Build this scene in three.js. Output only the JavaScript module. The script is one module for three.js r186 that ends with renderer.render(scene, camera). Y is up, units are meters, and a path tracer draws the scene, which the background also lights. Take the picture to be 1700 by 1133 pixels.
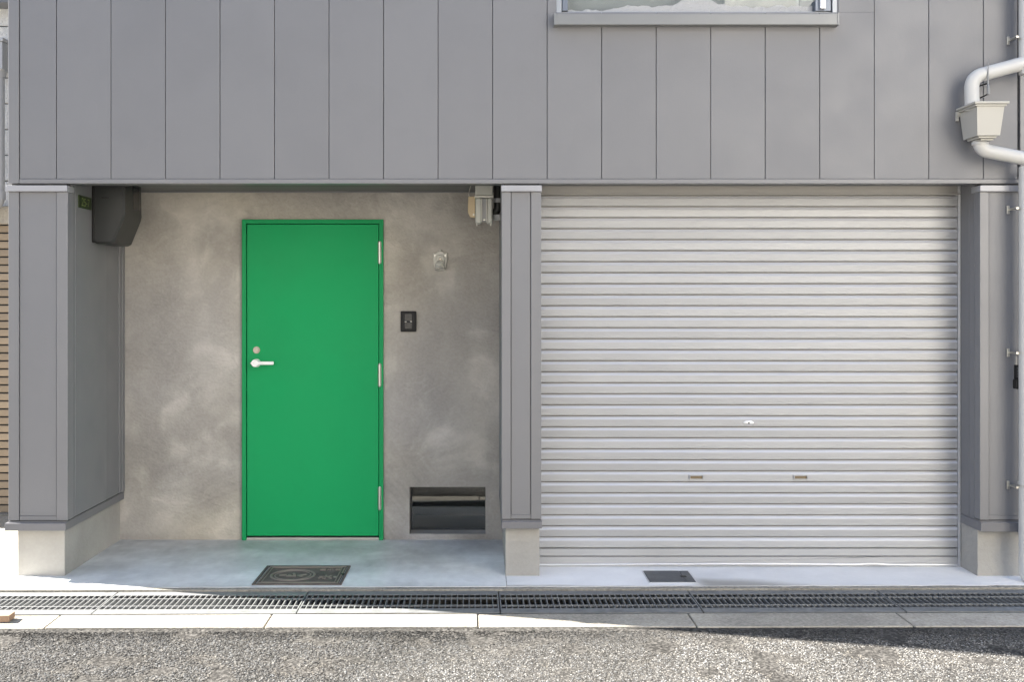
import * as THREE from 'three';
import { RoundedBoxGeometry } from 'three/addons/geometries/RoundedBoxGeometry.js';
import { mergeGeometries, toCreasedNormals } from 'three/addons/utils/BufferGeometryUtils.js';

// ───────────────────────── camera, sky, sun, exposure ─────────────────────────
const scene = new THREE.Scene();
const W = 1700, H = 1133, F = 1767, CAM_Y = 1.5, CAM_Z = 5.87;
const camera = new THREE.PerspectiveCamera(2 * Math.atan(H / 2 / F) * 180 / Math.PI, W / H, 0.1, 600);
camera.position.set(0, CAM_Y, CAM_Z);
camera.lookAt(0, CAM_Y, 0);
camera.setViewOffset(W, H, 50, 61.5, W, H);          // a shifted lens: verticals stay upright
scene.add(camera);

const renderer = new THREE.WebGLRenderer({ antialias: true });
renderer.toneMapping = THREE.LinearToneMapping;
renderer.toneMappingExposure = 6.6;
renderer.shadowMap.enabled = true;

const SUN_AZ = 14.3 * Math.PI / 180, SUN_EL = 34 * Math.PI / 180;
const toSun = new THREE.Vector3(-Math.cos(SUN_AZ) * Math.cos(SUN_EL), Math.sin(SUN_EL), -Math.sin(SUN_AZ) * Math.cos(SUN_EL));
const sun = new THREE.DirectionalLight(new THREE.Color(1, 0.94, 0.85), 5);
sun.name = 'sun';
sun.position.copy(toSun).multiplyScalar(40);
sun.castShadow = true;
sun.shadow.mapSize.set(4096, 4096);
Object.assign(sun.shadow.camera, { left: -14, right: 14, top: 12, bottom: -12, near: 1, far: 90 });
scene.add(sun, sun.target);

{ // a clear, slightly hazy morning sky
  const w = 512, h = 256, d = new Float32Array(w * h * 4);
  for (let j = 0; j < h; j++) for (let i = 0; i < w; i++) {
    const el = ((j + 0.5) / h - 0.5) * Math.PI, az = ((i + 0.5) / w - 0.5) * 2 * Math.PI;
    const y = Math.sin(el), x = Math.cos(el) * Math.cos(az), z = Math.cos(el) * Math.sin(az);
    const t = Math.pow(1 - Math.max(y, 0), 2.6), c = Math.max(0, x * toSun.x + y * toSun.y + z * toSun.z);
    const glow = 0.30 * Math.pow(c, 6) + 0.9 * Math.pow(c, 40);
    let r = 0.066 + (0.136 - 0.066) * t + glow * 0.6, g = 0.098 + (0.160 - 0.098) * t + glow * 0.56, b = 0.165 + (0.205 - 0.165) * t + glow * 0.48;
    if (y < 0) { r = 0.16; g = 0.155; b = 0.15; }
    d.set([r, g, b, 1], (j * w + i) * 4);
  }
  const sky = new THREE.DataTexture(d, w, h, THREE.RGBAFormat, THREE.FloatType);
  sky.mapping = THREE.EquirectangularReflectionMapping;
  sky.magFilter = sky.minFilter = THREE.LinearFilter;
  sky.wrapS = THREE.RepeatWrapping;
  sky.needsUpdate = true;
  scene.background = sky; scene.environment = sky;
}

// ───────────────────────── helpers ─────────────────────────
let seed = 20240611;
const rnd = () => { seed = (seed + 0x6d2b79f5) | 0; let t = Math.imul(seed ^ (seed >>> 15), 1 | seed); t = (t + Math.imul(t ^ (t >>> 7), 61 | t)) ^ t; return ((t ^ (t >>> 14)) >>> 0) / 4294967296; };
const R = (a, b) => a + (b - a) * rnd();
// surveyed points of the place: metres from a sighting at a known depth
const S = (z) => F / (CAM_Z - z);
const X = (px, z = 0.03) => (px - 800) / S(z);
const Y = (py, z = 0.03) => CAM_Y - (py - 505) / S(z);

const PERM = new Uint8Array(1024); { for (let i = 0; i < 1024; i++) PERM[i] = rnd() * 256; }
const hash = (x, y, s) => PERM[(PERM[(PERM[(x + s * 37) & 1023] + y) & 1023] * 3 + x * 7 + s) & 1023] / 255;
function vnoise(x, y, px, py, s) {           // value noise, periodic in px × py cells
  const xi = Math.floor(x), yi = Math.floor(y), fx = x - xi, fy = y - yi;
  const m = (a, n) => ((a % n) + n) % n, x0 = m(xi, px), x1 = m(xi + 1, px), y0 = m(yi, py), y1 = m(yi + 1, py);
  const u = fx * fx * (3 - 2 * fx), v = fy * fy * (3 - 2 * fy);
  const a = hash(x0, y0, s), b = hash(x1, y0, s), c = hash(x0, y1, s), d = hash(x1, y1, s);
  return a + (b - a) * u + (c - a) * v + (a - b - c + d) * u * v;
}
function fbm(u, v, fx, fy, oct, s, gain = 0.5) {       // u, v in 0..1
  let a = 0, k = 1, n = 0;
  for (let o = 0; o < oct; o++) { a += k * vnoise(u * fx, v * fy, fx, fy, s + o * 11); n += k; k *= gain; fx *= 2; fy *= 2; }
  return a / n;
}
const sm = (a, b, x) => { const t = Math.min(1, Math.max(0, (x - a) / (b - a))); return t * t * (3 - 2 * t); };
function tex(w, h, f, color, mx = 1, my = 1) {           // f(u, v) → grey or [r, g, b] linear 0..1; one tile covers mx × my metres
  const d = new Uint8Array(w * h * 4);
  const enc = (c) => { c = Math.min(1, Math.max(0, c)); return Math.round(255 * (color ? (c <= 0.0031308 ? 12.92 * c : 1.055 * Math.pow(c, 1 / 2.4) - 0.055) : c)); };
  for (let j = 0; j < h; j++) for (let i = 0; i < w; i++) {
    const c = f((i + 0.5) / w, (j + 0.5) / h), o = (j * w + i) * 4;
    if (typeof c === 'number') d[o] = d[o + 1] = d[o + 2] = enc(c); else { d[o] = enc(c[0]); d[o + 1] = enc(c[1]); d[o + 2] = enc(c[2]); }
    d[o + 3] = 255;
  }
  const t = new THREE.DataTexture(d, w, h, THREE.RGBAFormat);
  t.wrapS = t.wrapT = THREE.RepeatWrapping; t.magFilter = THREE.LinearFilter; t.minFilter = THREE.LinearFilter;
  if (color) t.colorSpace = THREE.SRGBColorSpace;
  t.repeat.set(1 / mx, 1 / my); t.needsUpdate = true;
  return t;
}
const rgb = (r, g, b) => new THREE.Color().setRGB(r, g, b);
const std = (name, o) => { const m = new THREE.MeshPhysicalMaterial(o); m.name = name; return m; };

function boxUV(g) {                                       // uv in metres from the dominant axis
  if (g.index) g = g.toNonIndexed();
  const p = g.attributes.position, n = g.attributes.normal, uv = new Float32Array(p.count * 2);
  for (let i = 0; i < p.count; i += 3) {
    let ax = 0, ay = 0, az = 0;
    for (let k = 0; k < 3; k++) { ax += Math.abs(n.getX(i + k)); ay += Math.abs(n.getY(i + k)); az += Math.abs(n.getZ(i + k)); }
    for (let k = 0; k < 3; k++) {
      const x = p.getX(i + k), y = p.getY(i + k), z = p.getZ(i + k);
      const [u, v] = az >= ax && az >= ay ? [x, y] : ay >= ax ? [x, z] : [z, y];
      uv[(i + k) * 2] = u; uv[(i + k) * 2 + 1] = v;
    }
  }
  g.setAttribute('uv', new THREE.BufferAttribute(uv, 2));
  return g;
}
const clean = (g) => { for (const k of Object.keys(g.attributes)) if (!['position', 'normal', 'uv'].includes(k)) g.deleteAttribute(k); g.clearGroups?.(); return g; };
const merge = (list) => list.length === 1 ? list[0] : mergeGeometries(list.map((g) => clean(g.index ? g.toNonIndexed() : g)));
// box by its extents, with rounded arrises
function bx(x0, x1, y0, y1, z0, z1, r = 0.002) {
  const w = x1 - x0, h = y1 - y0, d = z1 - z0;
  r = Math.min(r, w / 2.01, h / 2.01, d / 2.01);
  const g = r > 0 ? new RoundedBoxGeometry(w, h, d, 1, r) : new THREE.BoxGeometry(w, h, d);
  g.translate((x0 + x1) / 2, (y0 + y1) / 2, (z0 + z1) / 2);
  return boxUV(g);
}
function extr(pts, depth, bevel = 0) {                    // polygon in xy, extruded along +z
  const s = new THREE.Shape(pts.map(([x, y]) => new THREE.Vector2(x, y)));
  return boxUV(new THREE.ExtrudeGeometry(s, { depth, bevelEnabled: bevel > 0, bevelSize: bevel, bevelThickness: bevel, bevelSegments: 1, steps: 1 }));
}
function flatPoly(pts, y, thick, bevel = 0) {             // polygon in xz (top face at y)
  const g = extr(pts.map(([x, z]) => [x, -z]), thick - bevel * 2, bevel); g.rotateX(-Math.PI / 2); g.translate(0, y - thick + bevel, 0);
  return boxUV(g);
}
function cyl(r0, r1, a, b, seg = 20) {                     // tapered rod from a (r0) to b (r1)
  const A = new THREE.Vector3(...a), B = new THREE.Vector3(...b), d = B.clone().sub(A), L = d.length();
  const g = new THREE.CylinderGeometry(r1, r0, L, seg, 1);
  g.applyQuaternion(new THREE.Quaternion().setFromUnitVectors(new THREE.Vector3(0, 1, 0), d.normalize()));
  g.translate((A.x + B.x) / 2, (A.y + B.y) / 2, (A.z + B.z) / 2);
  return g.toNonIndexed();
}
function tube(pts, r, seg = 48, rad = 20, tension = 0.5, type = 'catmullrom') {
  const c = new THREE.CatmullRomCurve3(pts.map((p) => new THREE.Vector3(...p)), false, type, tension);
  return new THREE.TubeGeometry(c, seg, r, rad).toNonIndexed();
}
function pipePath(pts, bend) {                              // straight runs joined by rounded elbows
  const V = pts.map((p) => new THREE.Vector3(...p)), path = new THREE.CurvePath();
  let at = V[0];
  for (let i = 1; i < V.length; i++) {
    if (i === V.length - 1) { path.add(new THREE.LineCurve3(at, V[i])); break; }
    const a = V[i].clone().add(V[i - 1].clone().sub(V[i]).setLength(bend)), b = V[i].clone().add(V[i + 1].clone().sub(V[i]).setLength(bend));
    path.add(new THREE.LineCurve3(at, a)); path.add(new THREE.QuadraticBezierCurve3(a, V[i], b)); at = b;
  }
  return path;
}
const pipe = (pts, r, bend, seg = 120, rad = 24) => new THREE.TubeGeometry(pipePath(pts, bend), seg, r, rad).toNonIndexed();

const counts = {};
const numbered = (n) => { const k = counts[n] = (counts[n] ?? -1) + 1; return k ? `${n}_${String(k).padStart(3, '0')}` : n; };
const shade = (o) => { o.castShadow = o.receiveShadow = true; return o; };
function thing(name, label, category, pos = [0, 0, 0], group) {
  const g = new THREE.Group(); g.name = numbered(name); g.position.set(...pos); scene.add(g);
  g.userData = { label, category }; if (group) g.userData.group = group;
  return g;
}
function sub(name, parent, pos) { const g = new THREE.Group(); g.name = name; parent.add(g); g.userData.at = 1; if (pos) g.position.set(...pos); delete g.userData.at; return g; }
const P0 = new THREE.Vector3();
function part(name, parent, geos, mat, label) {             // geometry given in world metres, stored in the parent's frame
  let g = merge(Array.isArray(geos) ? geos : [geos]);
  parent.updateWorldMatrix(true, false); parent.getWorldPosition(P0);
  if (P0.lengthSq() > 0) g = g.clone().translate(-P0.x, -P0.y, -P0.z);
  const m = shade(new THREE.Mesh(g, mat)); m.name = name; parent.add(m);
  if (label) m.userData.label = label;
  return m;
}
function struct(name, geos, mat) {
  const m = shade(new THREE.Mesh(merge(Array.isArray(geos) ? geos : [geos]), mat));
  m.name = numbered(name); m.userData.kind = 'structure'; scene.add(m); return m;
}

// ───────────────────────── materials ─────────────────────────
const M = {};
{
  const sidingBump = tex(512, 512, (u, v) => 0.5 + 0.35 * (fbm(u, v, 256, 24, 2, 3) - 0.5) + 0.5 * (fbm(u, v, 90, 90, 3, 5) - 0.5), false, 0.6, 0.6);
  const sidingWave = tex(512, 512, (u, v) => { const f = fbm(u, v, 5, 4, 4, 9), k = 0.92 + 0.16 * f; return [k, k, k]; }, true, 2.3, 1.7);
  const sidingRough = tex(256, 256, (u, v) => 0.72 + 0.3 * fbm(u, v, 8, 8, 4, 15), false, 1.3, 1.3);
  const siding = (name, c, r = 0.6) => std(name, { color: rgb(...c), map: sidingWave, roughness: r, roughnessMap: sidingRough, metalness: 0.12, bumpMap: sidingBump, bumpScale: 0.00035, specularIntensity: 0.8 });
  M.siding = [siding('grey siding', [0.196, 0.198, 0.209]), siding('grey siding b', [0.200, 0.202, 0.213]), siding('grey siding c', [0.192, 0.194, 0.205])];
  M.trim = siding('grey trim', [0.200, 0.202, 0.213], 0.45);
  M.cap = siding('grey cap flashing', [0.34, 0.345, 0.37], 0.4);
  M.flash = siding('grey base flashing', [0.175, 0.176, 0.188], 0.45);
  M.sill = siding('window sill', [0.225, 0.232, 0.238], 0.4);
  M.joint = std('dark joint', { color: rgb(0.07, 0.07, 0.07), roughness: 0.8 });
  M.soffit = std('soffit board', { color: rgb(0.16, 0.16, 0.155), roughness: 0.7 });

  // trowelled mortar
  const warp = (u, v, s) => [u + 0.03 * (fbm(u, v, 6, 6, 3, s) - 0.5), v + 0.03 * (fbm(u, v, 6, 6, 3, s + 5) - 0.5)];
  const swirl = (u, v, s) => { // overlapping trowel passes: arcs that follow a slowly turning direction
    const q = 0.10 * (fbm(u, v, 4, 4, 3, s) - 0.5), p = 0.10 * (fbm(u, v, 4, 4, 3, s + 5) - 0.5);
    return [u + q, v + p];
  };
  const mortarMap = tex(1024, 1024, (u, v) => {
    const [a, b] = swirl(u, v, 21), f = fbm(a, b, 5, 5, 5, 31), g = fbm(a, b, 11, 8, 5, 41), arcs = 1 - Math.abs(fbm(a, b, 9, 12, 4, 51) - 0.5) * 4, fine = fbm(u, v, 220, 220, 2, 55), big = fbm(u, v, 2, 2, 2, 57);
    const dir = fbm(u, v, 3, 3, 2, 63), scr = dir > 0.5 ? fbm(a + 0.5 * b, b, 110, 18, 3, 65) : fbm(a, b - 0.3 * a, 16, 110, 3, 67);
    const line = Math.max(0, 1 - Math.abs(fbm(a + 0.06 * g, b, 13, 20, 4, 75) - 0.5) * 26) * sm(0.45, 0.6, fbm(u, v, 7, 7, 3, 77)), pin = vnoise(u * 300, v * 300, 300, 300, 79) > 0.985 ? 1 : 0;
    const k = 0.375 + 0.19 * (f - 0.5) + 0.13 * (g - 0.5) + 0.09 * Math.max(0, arcs) * sm(0.4, 0.65, g) + 0.055 * (scr - 0.5) * sm(0.4, 0.6, fbm(u, v, 5, 5, 2, 69)) + 0.05 * (fine - 0.5) + 0.03 * line - 0.07 * pin - 0.05 * sm(0.06, 0.0, v * 2.3 + 0.04 * (g - 0.5));
    const w = (fbm(a, b, 3, 3, 3, 61) - 0.5) + 0.5 * (fbm(u, v, 2, 2, 2, 87) - 0.5);
    return [k * (1.06 + 0.08 * w), k * (0.99 + 0.02 * w), k * (0.87 - 0.14 * w)];
  }, true, 2.6, 2.3);
  const mortarBump = tex(1024, 1024, (u, v) => {
    const [a, b] = swirl(u, v, 71), turn = fbm(u, v, 3, 3, 2, 73), st = turn > 0.5 ? fbm(a + 0.4 * b, b, 70, 24, 3, 81) : fbm(a, b + 0.4 * a, 24, 70, 3, 83);
    const f = fbm(u, v, 150, 150, 3, 91), ridge = 1 - Math.abs(fbm(a, b, 9, 11, 4, 95) - 0.5) * 6;
    return 0.40 * st * sm(0.42, 0.62, fbm(u, v, 6, 6, 3, 99)) + 0.26 * f + 0.26 * Math.max(0, ridge) + 0.2 * fbm(u, v, 10, 10, 3, 97);
  }, false, 1.45, 1.25);
  M.mortar = std('trowelled mortar', { map: mortarMap, bumpMap: mortarBump, bumpScale: 0.008, roughness: 0.86, specularIntensity: 0.35 });
  M.reveal = std('mortar reveal', { color: rgb(0.30, 0.30, 0.29), bumpMap: mortarBump, bumpScale: 0.001, roughness: 0.8 });

  const slabMap = (base, tint, s, amp) => tex(1024, 1024, (u, v) => {
    const [a, b] = warp(u, v, s), f = fbm(a, b, 4, 5, 5, s + 3), g = fbm(a, b, 10, 6, 4, s + 7), fine = fbm(u, v, 160, 160, 2, s + 9), dot = vnoise(u * 230, v * 230, 230, 230, s + 13) > 0.975 ? -0.05 : 0;
    const k = base + amp * (f - 0.5) + amp * 0.5 * (g - 0.5) + 0.025 * (fine - 0.5) + dot * (fbm(u, v, 9, 9, 2, s) > 0.5);
    return [k * tint[0], k * tint[1], k * tint[2]];
  }, true, 2.1, 1.9);
  const slabBump = tex(512, 512, (u, v) => 0.6 * fbm(u, v, 30, 26, 4, 121) + 0.4 * fbm(u, v, 120, 120, 2, 123), false, 0.7, 0.7);
  const slabRough = tex(256, 256, (u, v) => 0.55 + 0.6 * fbm(u, v, 6, 6, 4, 131), false, 1.1, 1.1);
  const porchMap = tex(1024, 512, (u, v) => {
    const [a, b] = warp(u, v, 101), f = fbm(a, b, 4, 3, 6, 103), g = fbm(a, b, 9, 7, 5, 107), fine = fbm(u, v, 180, 90, 2, 109), scuff = fbm(a, b, 60, 12, 3, 111);
    const z = v > 0.6 ? v * 1.2 - 1.2 : v * 1.2;
    let k = 0.66 + 0.46 * (f - 0.5) + 0.30 * (g - 0.5) + 0.04 * (fine - 0.5) + 0.16 * (scuff - 0.5);
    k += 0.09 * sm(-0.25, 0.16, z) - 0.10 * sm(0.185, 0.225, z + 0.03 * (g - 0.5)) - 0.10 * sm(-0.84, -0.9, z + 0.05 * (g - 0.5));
    return [k * 0.985, k, k * 0.995];
  }, true, 2.8, 1.2);
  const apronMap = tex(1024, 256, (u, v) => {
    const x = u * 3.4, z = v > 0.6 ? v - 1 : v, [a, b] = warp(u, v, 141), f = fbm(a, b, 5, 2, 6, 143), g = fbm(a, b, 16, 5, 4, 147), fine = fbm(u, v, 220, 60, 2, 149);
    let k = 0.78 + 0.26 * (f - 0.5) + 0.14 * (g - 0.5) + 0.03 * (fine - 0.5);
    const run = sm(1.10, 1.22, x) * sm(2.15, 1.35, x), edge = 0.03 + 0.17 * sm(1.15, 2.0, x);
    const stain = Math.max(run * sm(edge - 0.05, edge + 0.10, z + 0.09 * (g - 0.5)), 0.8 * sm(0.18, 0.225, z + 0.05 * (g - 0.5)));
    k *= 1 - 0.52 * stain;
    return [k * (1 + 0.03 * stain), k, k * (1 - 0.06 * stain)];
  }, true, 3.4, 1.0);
  M.porch = std('smooth grey floor coat', { map: porchMap, roughness: 0.6, roughnessMap: slabRough, bumpMap: slabBump, bumpScale: 0.0012, specularIntensity: 0.7 });
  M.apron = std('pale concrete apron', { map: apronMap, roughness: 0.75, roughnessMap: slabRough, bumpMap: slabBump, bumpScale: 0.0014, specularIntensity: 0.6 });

  const roughMap = (base, tint, s) => tex(1024, 512, (u, v) => {
    const f = fbm(u, v, 6, 3, 5, s), n = fbm(u, v, 128, 64, 3, s + 3), spot = vnoise(u * 200, v * 100, 200, 100, s + 5);
    let k = base * (0.66 + 0.68 * f) + 0.16 * (n - 0.5);
    if (spot > 0.9) k *= 0.7; if (spot < 0.07) k *= 1.25;
    return [k * tint[0], k * tint[1], k * tint[2]];
  }, true, 1.4, 0.7);
  const roughBump = tex(512, 512, (u, v) => 0.5 * fbm(u, v, 40, 40, 3, 151) + 0.5 * fbm(u, v, 128, 128, 2, 153), false, 0.5, 0.5);
  M.kerb = std('weathered kerb concrete', { map: roughMap(0.32, [1.07, 1.0, 0.87], 161), bumpMap: roughBump, bumpScale: 0.0035, roughness: 0.92, specularIntensity: 0.25 });
  M.strip = std('rough concrete strip', { map: roughMap(0.27, [1.06, 1.0, 0.87], 171), bumpMap: roughBump, bumpScale: 0.005, roughness: 0.95, specularIntensity: 0.2 });
  M.channel = std('drain channel concrete', { map: roughMap(0.13, [1.06, 1.0, 0.86], 181), bumpMap: roughBump, bumpScale: 0.004, roughness: 0.95 });
  M.plinth = std('cast plinth concrete', { map: slabMap(0.35, [1.03, 1.0, 0.93], 191, 0.16), bumpMap: slabBump, bumpScale: 0.002, roughness: 0.85, specularIntensity: 0.3 });
  M.asphalt = std('asphalt binder', { map: tex(1024, 1024, (u, v) => {
    const f = fbm(u, v, 8, 8, 4, 201), st = vnoise(u * 190, v * 190, 190, 190, 203), n = fbm(u, v, 250, 250, 2, 205), k = 0.028 + 0.03 * f + (st > 0.5 ? 0.05 * st : 0) + 0.03 * (n - 0.5);
    return [k * 1.04, k, k * 0.94];
  }, true, 2.0, 2.0), bumpMap: tex(512, 512, (u, v) => fbm(u, v, 70, 70, 3, 211), false, 0.8, 0.8), bumpScale: 0.006, roughness: 0.95, specularIntensity: 0.2 });
  M.stone = std('asphalt aggregate', { color: rgb(1, 1, 1), roughness: 0.85, specularIntensity: 0.3, flatShading: true });
  M.ground = std('ground', { color: rgb(0.2, 0.19, 0.175), roughness: 1 });

  const paintBump = tex(512, 512, (u, v) => fbm(u, v, 80, 80, 3, 221), false, 0.5, 0.5);
  M.green = std('green paint', { map: sidingWave, roughnessMap: sidingRough, color: rgb(0.006, 0.31, 0.10), roughness: 0.56, bumpMap: paintBump, bumpScale: 0.0003, specularIntensity: 0.35 });
  M.greenFrame = std('green frame paint', { color: rgb(0.006, 0.28, 0.09), roughness: 0.45, bumpMap: paintBump, bumpScale: 0.0003, specularIntensity: 0.35 });
  M.steel = std('satin steel', { color: rgb(0.55, 0.54, 0.5), metalness: 0.9, roughness: 0.38 });
  M.whiteMetal = std('white handle paint', { color: rgb(0.85, 0.85, 0.84), roughness: 0.3, clearcoat: 0.4 });
  M.brass = std('dull lock metal', { color: rgb(0.42, 0.38, 0.33), metalness: 0.8, roughness: 0.4 });

  const grain = tex(1024, 512, (u, v) => {
    const w = 0.03 * (fbm(u, v, 14, 10, 3, 231) - 0.5), a = fbm(u, v + w, 36, 84, 3, 233), b = fbm(u, v + w * 2, 110, 70, 2, 237), c = sm(0.45, 0.62, a);
    return 0.62 * c + 0.38 * b;
  }, false, 0.9, 0.5);
  const slatTint = tex(512, 64, (u, v) => { const f = fbm(u, v, 8, 2, 4, 241), k = 0.93 + 0.14 * f; return [k, k, k]; }, true, 2.4, 0.5);
  M.slat = [0, 1, 2].map((k) => std('silver grey shutter slat', { color: rgb(0.365 + 0.018 * k, 0.37 + 0.018 * k, 0.38 + 0.018 * k), map: slatTint, metalness: 0.22, roughness: 0.44, bumpMap: grain, bumpScale: 0.0008, specularIntensity: 0.8 }));
  M.slatEdgeLit = std('sky-lit slat edge', { color: rgb(0.56, 0.57, 0.60), metalness: 0.22, roughness: 0.4 });  // paler than the face: sky light on the upturned bevel put into the colour
  M.hem = std('slat hem', { color: rgb(0.30, 0.29, 0.27), metalness: 0.2, roughness: 0.5 });
  M.shutterPlain = std('plain shutter rail', { color: rgb(0.40, 0.403, 0.41), metalness: 0.25, roughness: 0.42 });
  M.alu = std('aluminium', { color: rgb(0.66, 0.67, 0.69), metalness: 0.75, roughness: 0.38 });
  M.aluDull = std('dull aluminium frame', { color: rgb(0.34, 0.36, 0.39), metalness: 0.5, roughness: 0.45 });
  M.lintel = std('shutter case', { color: rgb(0.34, 0.33, 0.315), metalness: 0.2, roughness: 0.5, bumpMap: grain, bumpScale: 0.0006 });
  M.pull = std('tan pull plastic', { color: rgb(0.20, 0.155, 0.095), roughness: 0.55 });

  const galvMap = tex(256, 256, (u, v) => { const f = fbm(u, v, 20, 20, 3, 251), k = 0.20 + 0.14 * f; return [k * 0.98, k, k * 1.01]; }, true, 0.6, 0.6);
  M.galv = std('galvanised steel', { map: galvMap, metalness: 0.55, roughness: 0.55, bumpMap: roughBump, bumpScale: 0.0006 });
  M.galvDull = std('dull galvanised steel', { map: galvMap, color: rgb(0.75, 0.76, 0.76), metalness: 0.4, roughness: 0.65, bumpMap: roughBump, bumpScale: 0.0006 });
  M.iron = std('cast iron', { map: tex(256, 256, (u, v) => { const f = fbm(u, v, 10, 10, 4, 261), n = fbm(u, v, 90, 90, 2, 263), k = 0.065 + 0.08 * f + 0.04 * (n - 0.5); return [k * 1.18, k, k * 0.88]; }, true, 0.4, 0.4), roughness: 0.7, specularIntensity: 0.5, bumpMap: roughBump, bumpScale: 0.0015 });
  M.ironHi = std('worn cast iron', { color: rgb(0.21, 0.18, 0.15), roughness: 0.55 });
  M.lid = std('grey steel lid', { map: galvMap, color: rgb(0.4, 0.42, 0.45), metalness: 0.4, roughness: 0.55, bumpMap: roughBump, bumpScale: 0.001 });

  M.pvc = std('white pvc', { color: rgb(0.53, 0.53, 0.52), roughness: 0.35, specularIntensity: 0.7 });
  M.pvcWarm = std('ivory pvc', { color: rgb(0.42, 0.41, 0.375), roughness: 0.42 });
  M.black = std('black plastic', { color: rgb(0.010, 0.010, 0.0105), roughness: 0.5, specularIntensity: 0.6 });
  M.blackGloss = std('glossy black panel', { color: rgb(0.008, 0.008, 0.009), roughness: 0.12 });
  M.darkGrey = std('dark grey meter cover', { color: rgb(0.024, 0.026, 0.026), roughness: 0.4, bumpMap: paintBump, bumpScale: 0.0004 });
  M.darkGlass = std('meter window', { color: rgb(0.006, 0.006, 0.007), roughness: 0.15 });
  M.clear = std('clear plastic', { color: rgb(0.93, 0.93, 0.9), transmission: 0.75, thickness: 0, roughness: 0.25, ior: 1.45 });
  M.frost = std('milky ribbed plastic', { color: rgb(0.72, 0.73, 0.68), transmission: 0.35, thickness: 0, roughness: 0.4 });
  M.pale = std('pale plastic', { color: rgb(0.6, 0.59, 0.54), roughness: 0.4 });
  M.tan = std('tan plastic tag', { color: rgb(0.5, 0.4, 0.26), roughness: 0.6 });
  M.glass = std('window glass', { color: rgb(0.95, 0.97, 0.97), transmission: 1, thickness: 0, roughness: 0.0, ior: 1.52 });
  M.glassUp = std('upper window glass', { color: rgb(0.95, 0.97, 0.97), transmission: 1, thickness: 0, roughness: 0.0, ior: 1.38 });
  M.frameBlue = std('anodised window frame', { color: rgb(0.17, 0.19, 0.23), metalness: 0.6, roughness: 0.4 });
  M.film = std('white bubble film', { color: rgb(0.42, 0.42, 0.42), roughness: 0.7, bumpMap: roughBump, bumpScale: 0.006 });
  M.curtain = std('beige blind', { color: rgb(0.31, 0.308, 0.298), roughness: 0.9 });
  M.dark = std('unlit room', { color: rgb(0.03, 0.03, 0.03), roughness: 0.95 });
  M.blockWall = std('split faced white block', { map: roughMap(0.82, [1.0, 1.0, 0.98], 271), bumpMap: roughBump, bumpScale: 0.012, roughness: 0.95 });
  M.lintelStone = std('beige render', { map: roughMap(0.42, [1.08, 0.98, 0.82], 281), bumpMap: roughBump, bumpScale: 0.003, roughness: 0.95 });
  M.brown = [0, 1, 2].map((k) => std('brown shutter slat', { color: rgb(0.31 + 0.03 * k, 0.24 + 0.023 * k, 0.165 + 0.016 * k), roughness: 0.55, bumpMap: grain, bumpScale: 0.0006 }));
  M.greyPaint = std('grey gutter plastic', { color: rgb(0.45, 0.46, 0.48), roughness: 0.45 });
  M.wood = std('sawn wood', { color: rgb(0.30, 0.20, 0.135), roughness: 0.9, bumpMap: grain, bumpScale: 0.001 });
  M.render = std('cream render', { map: roughMap(0.72, [1.0, 0.97, 0.90], 291), roughness: 0.9 });
  M.reflectorSheet = std('satin metal reflector sheet', { color: rgb(0.47, 0.467, 0.462), metalness: 1, roughness: 0.58 });
  M.roofTile = std('dark roof', { color: rgb(0.06, 0.06, 0.065), roughness: 0.7 });
}

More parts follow.
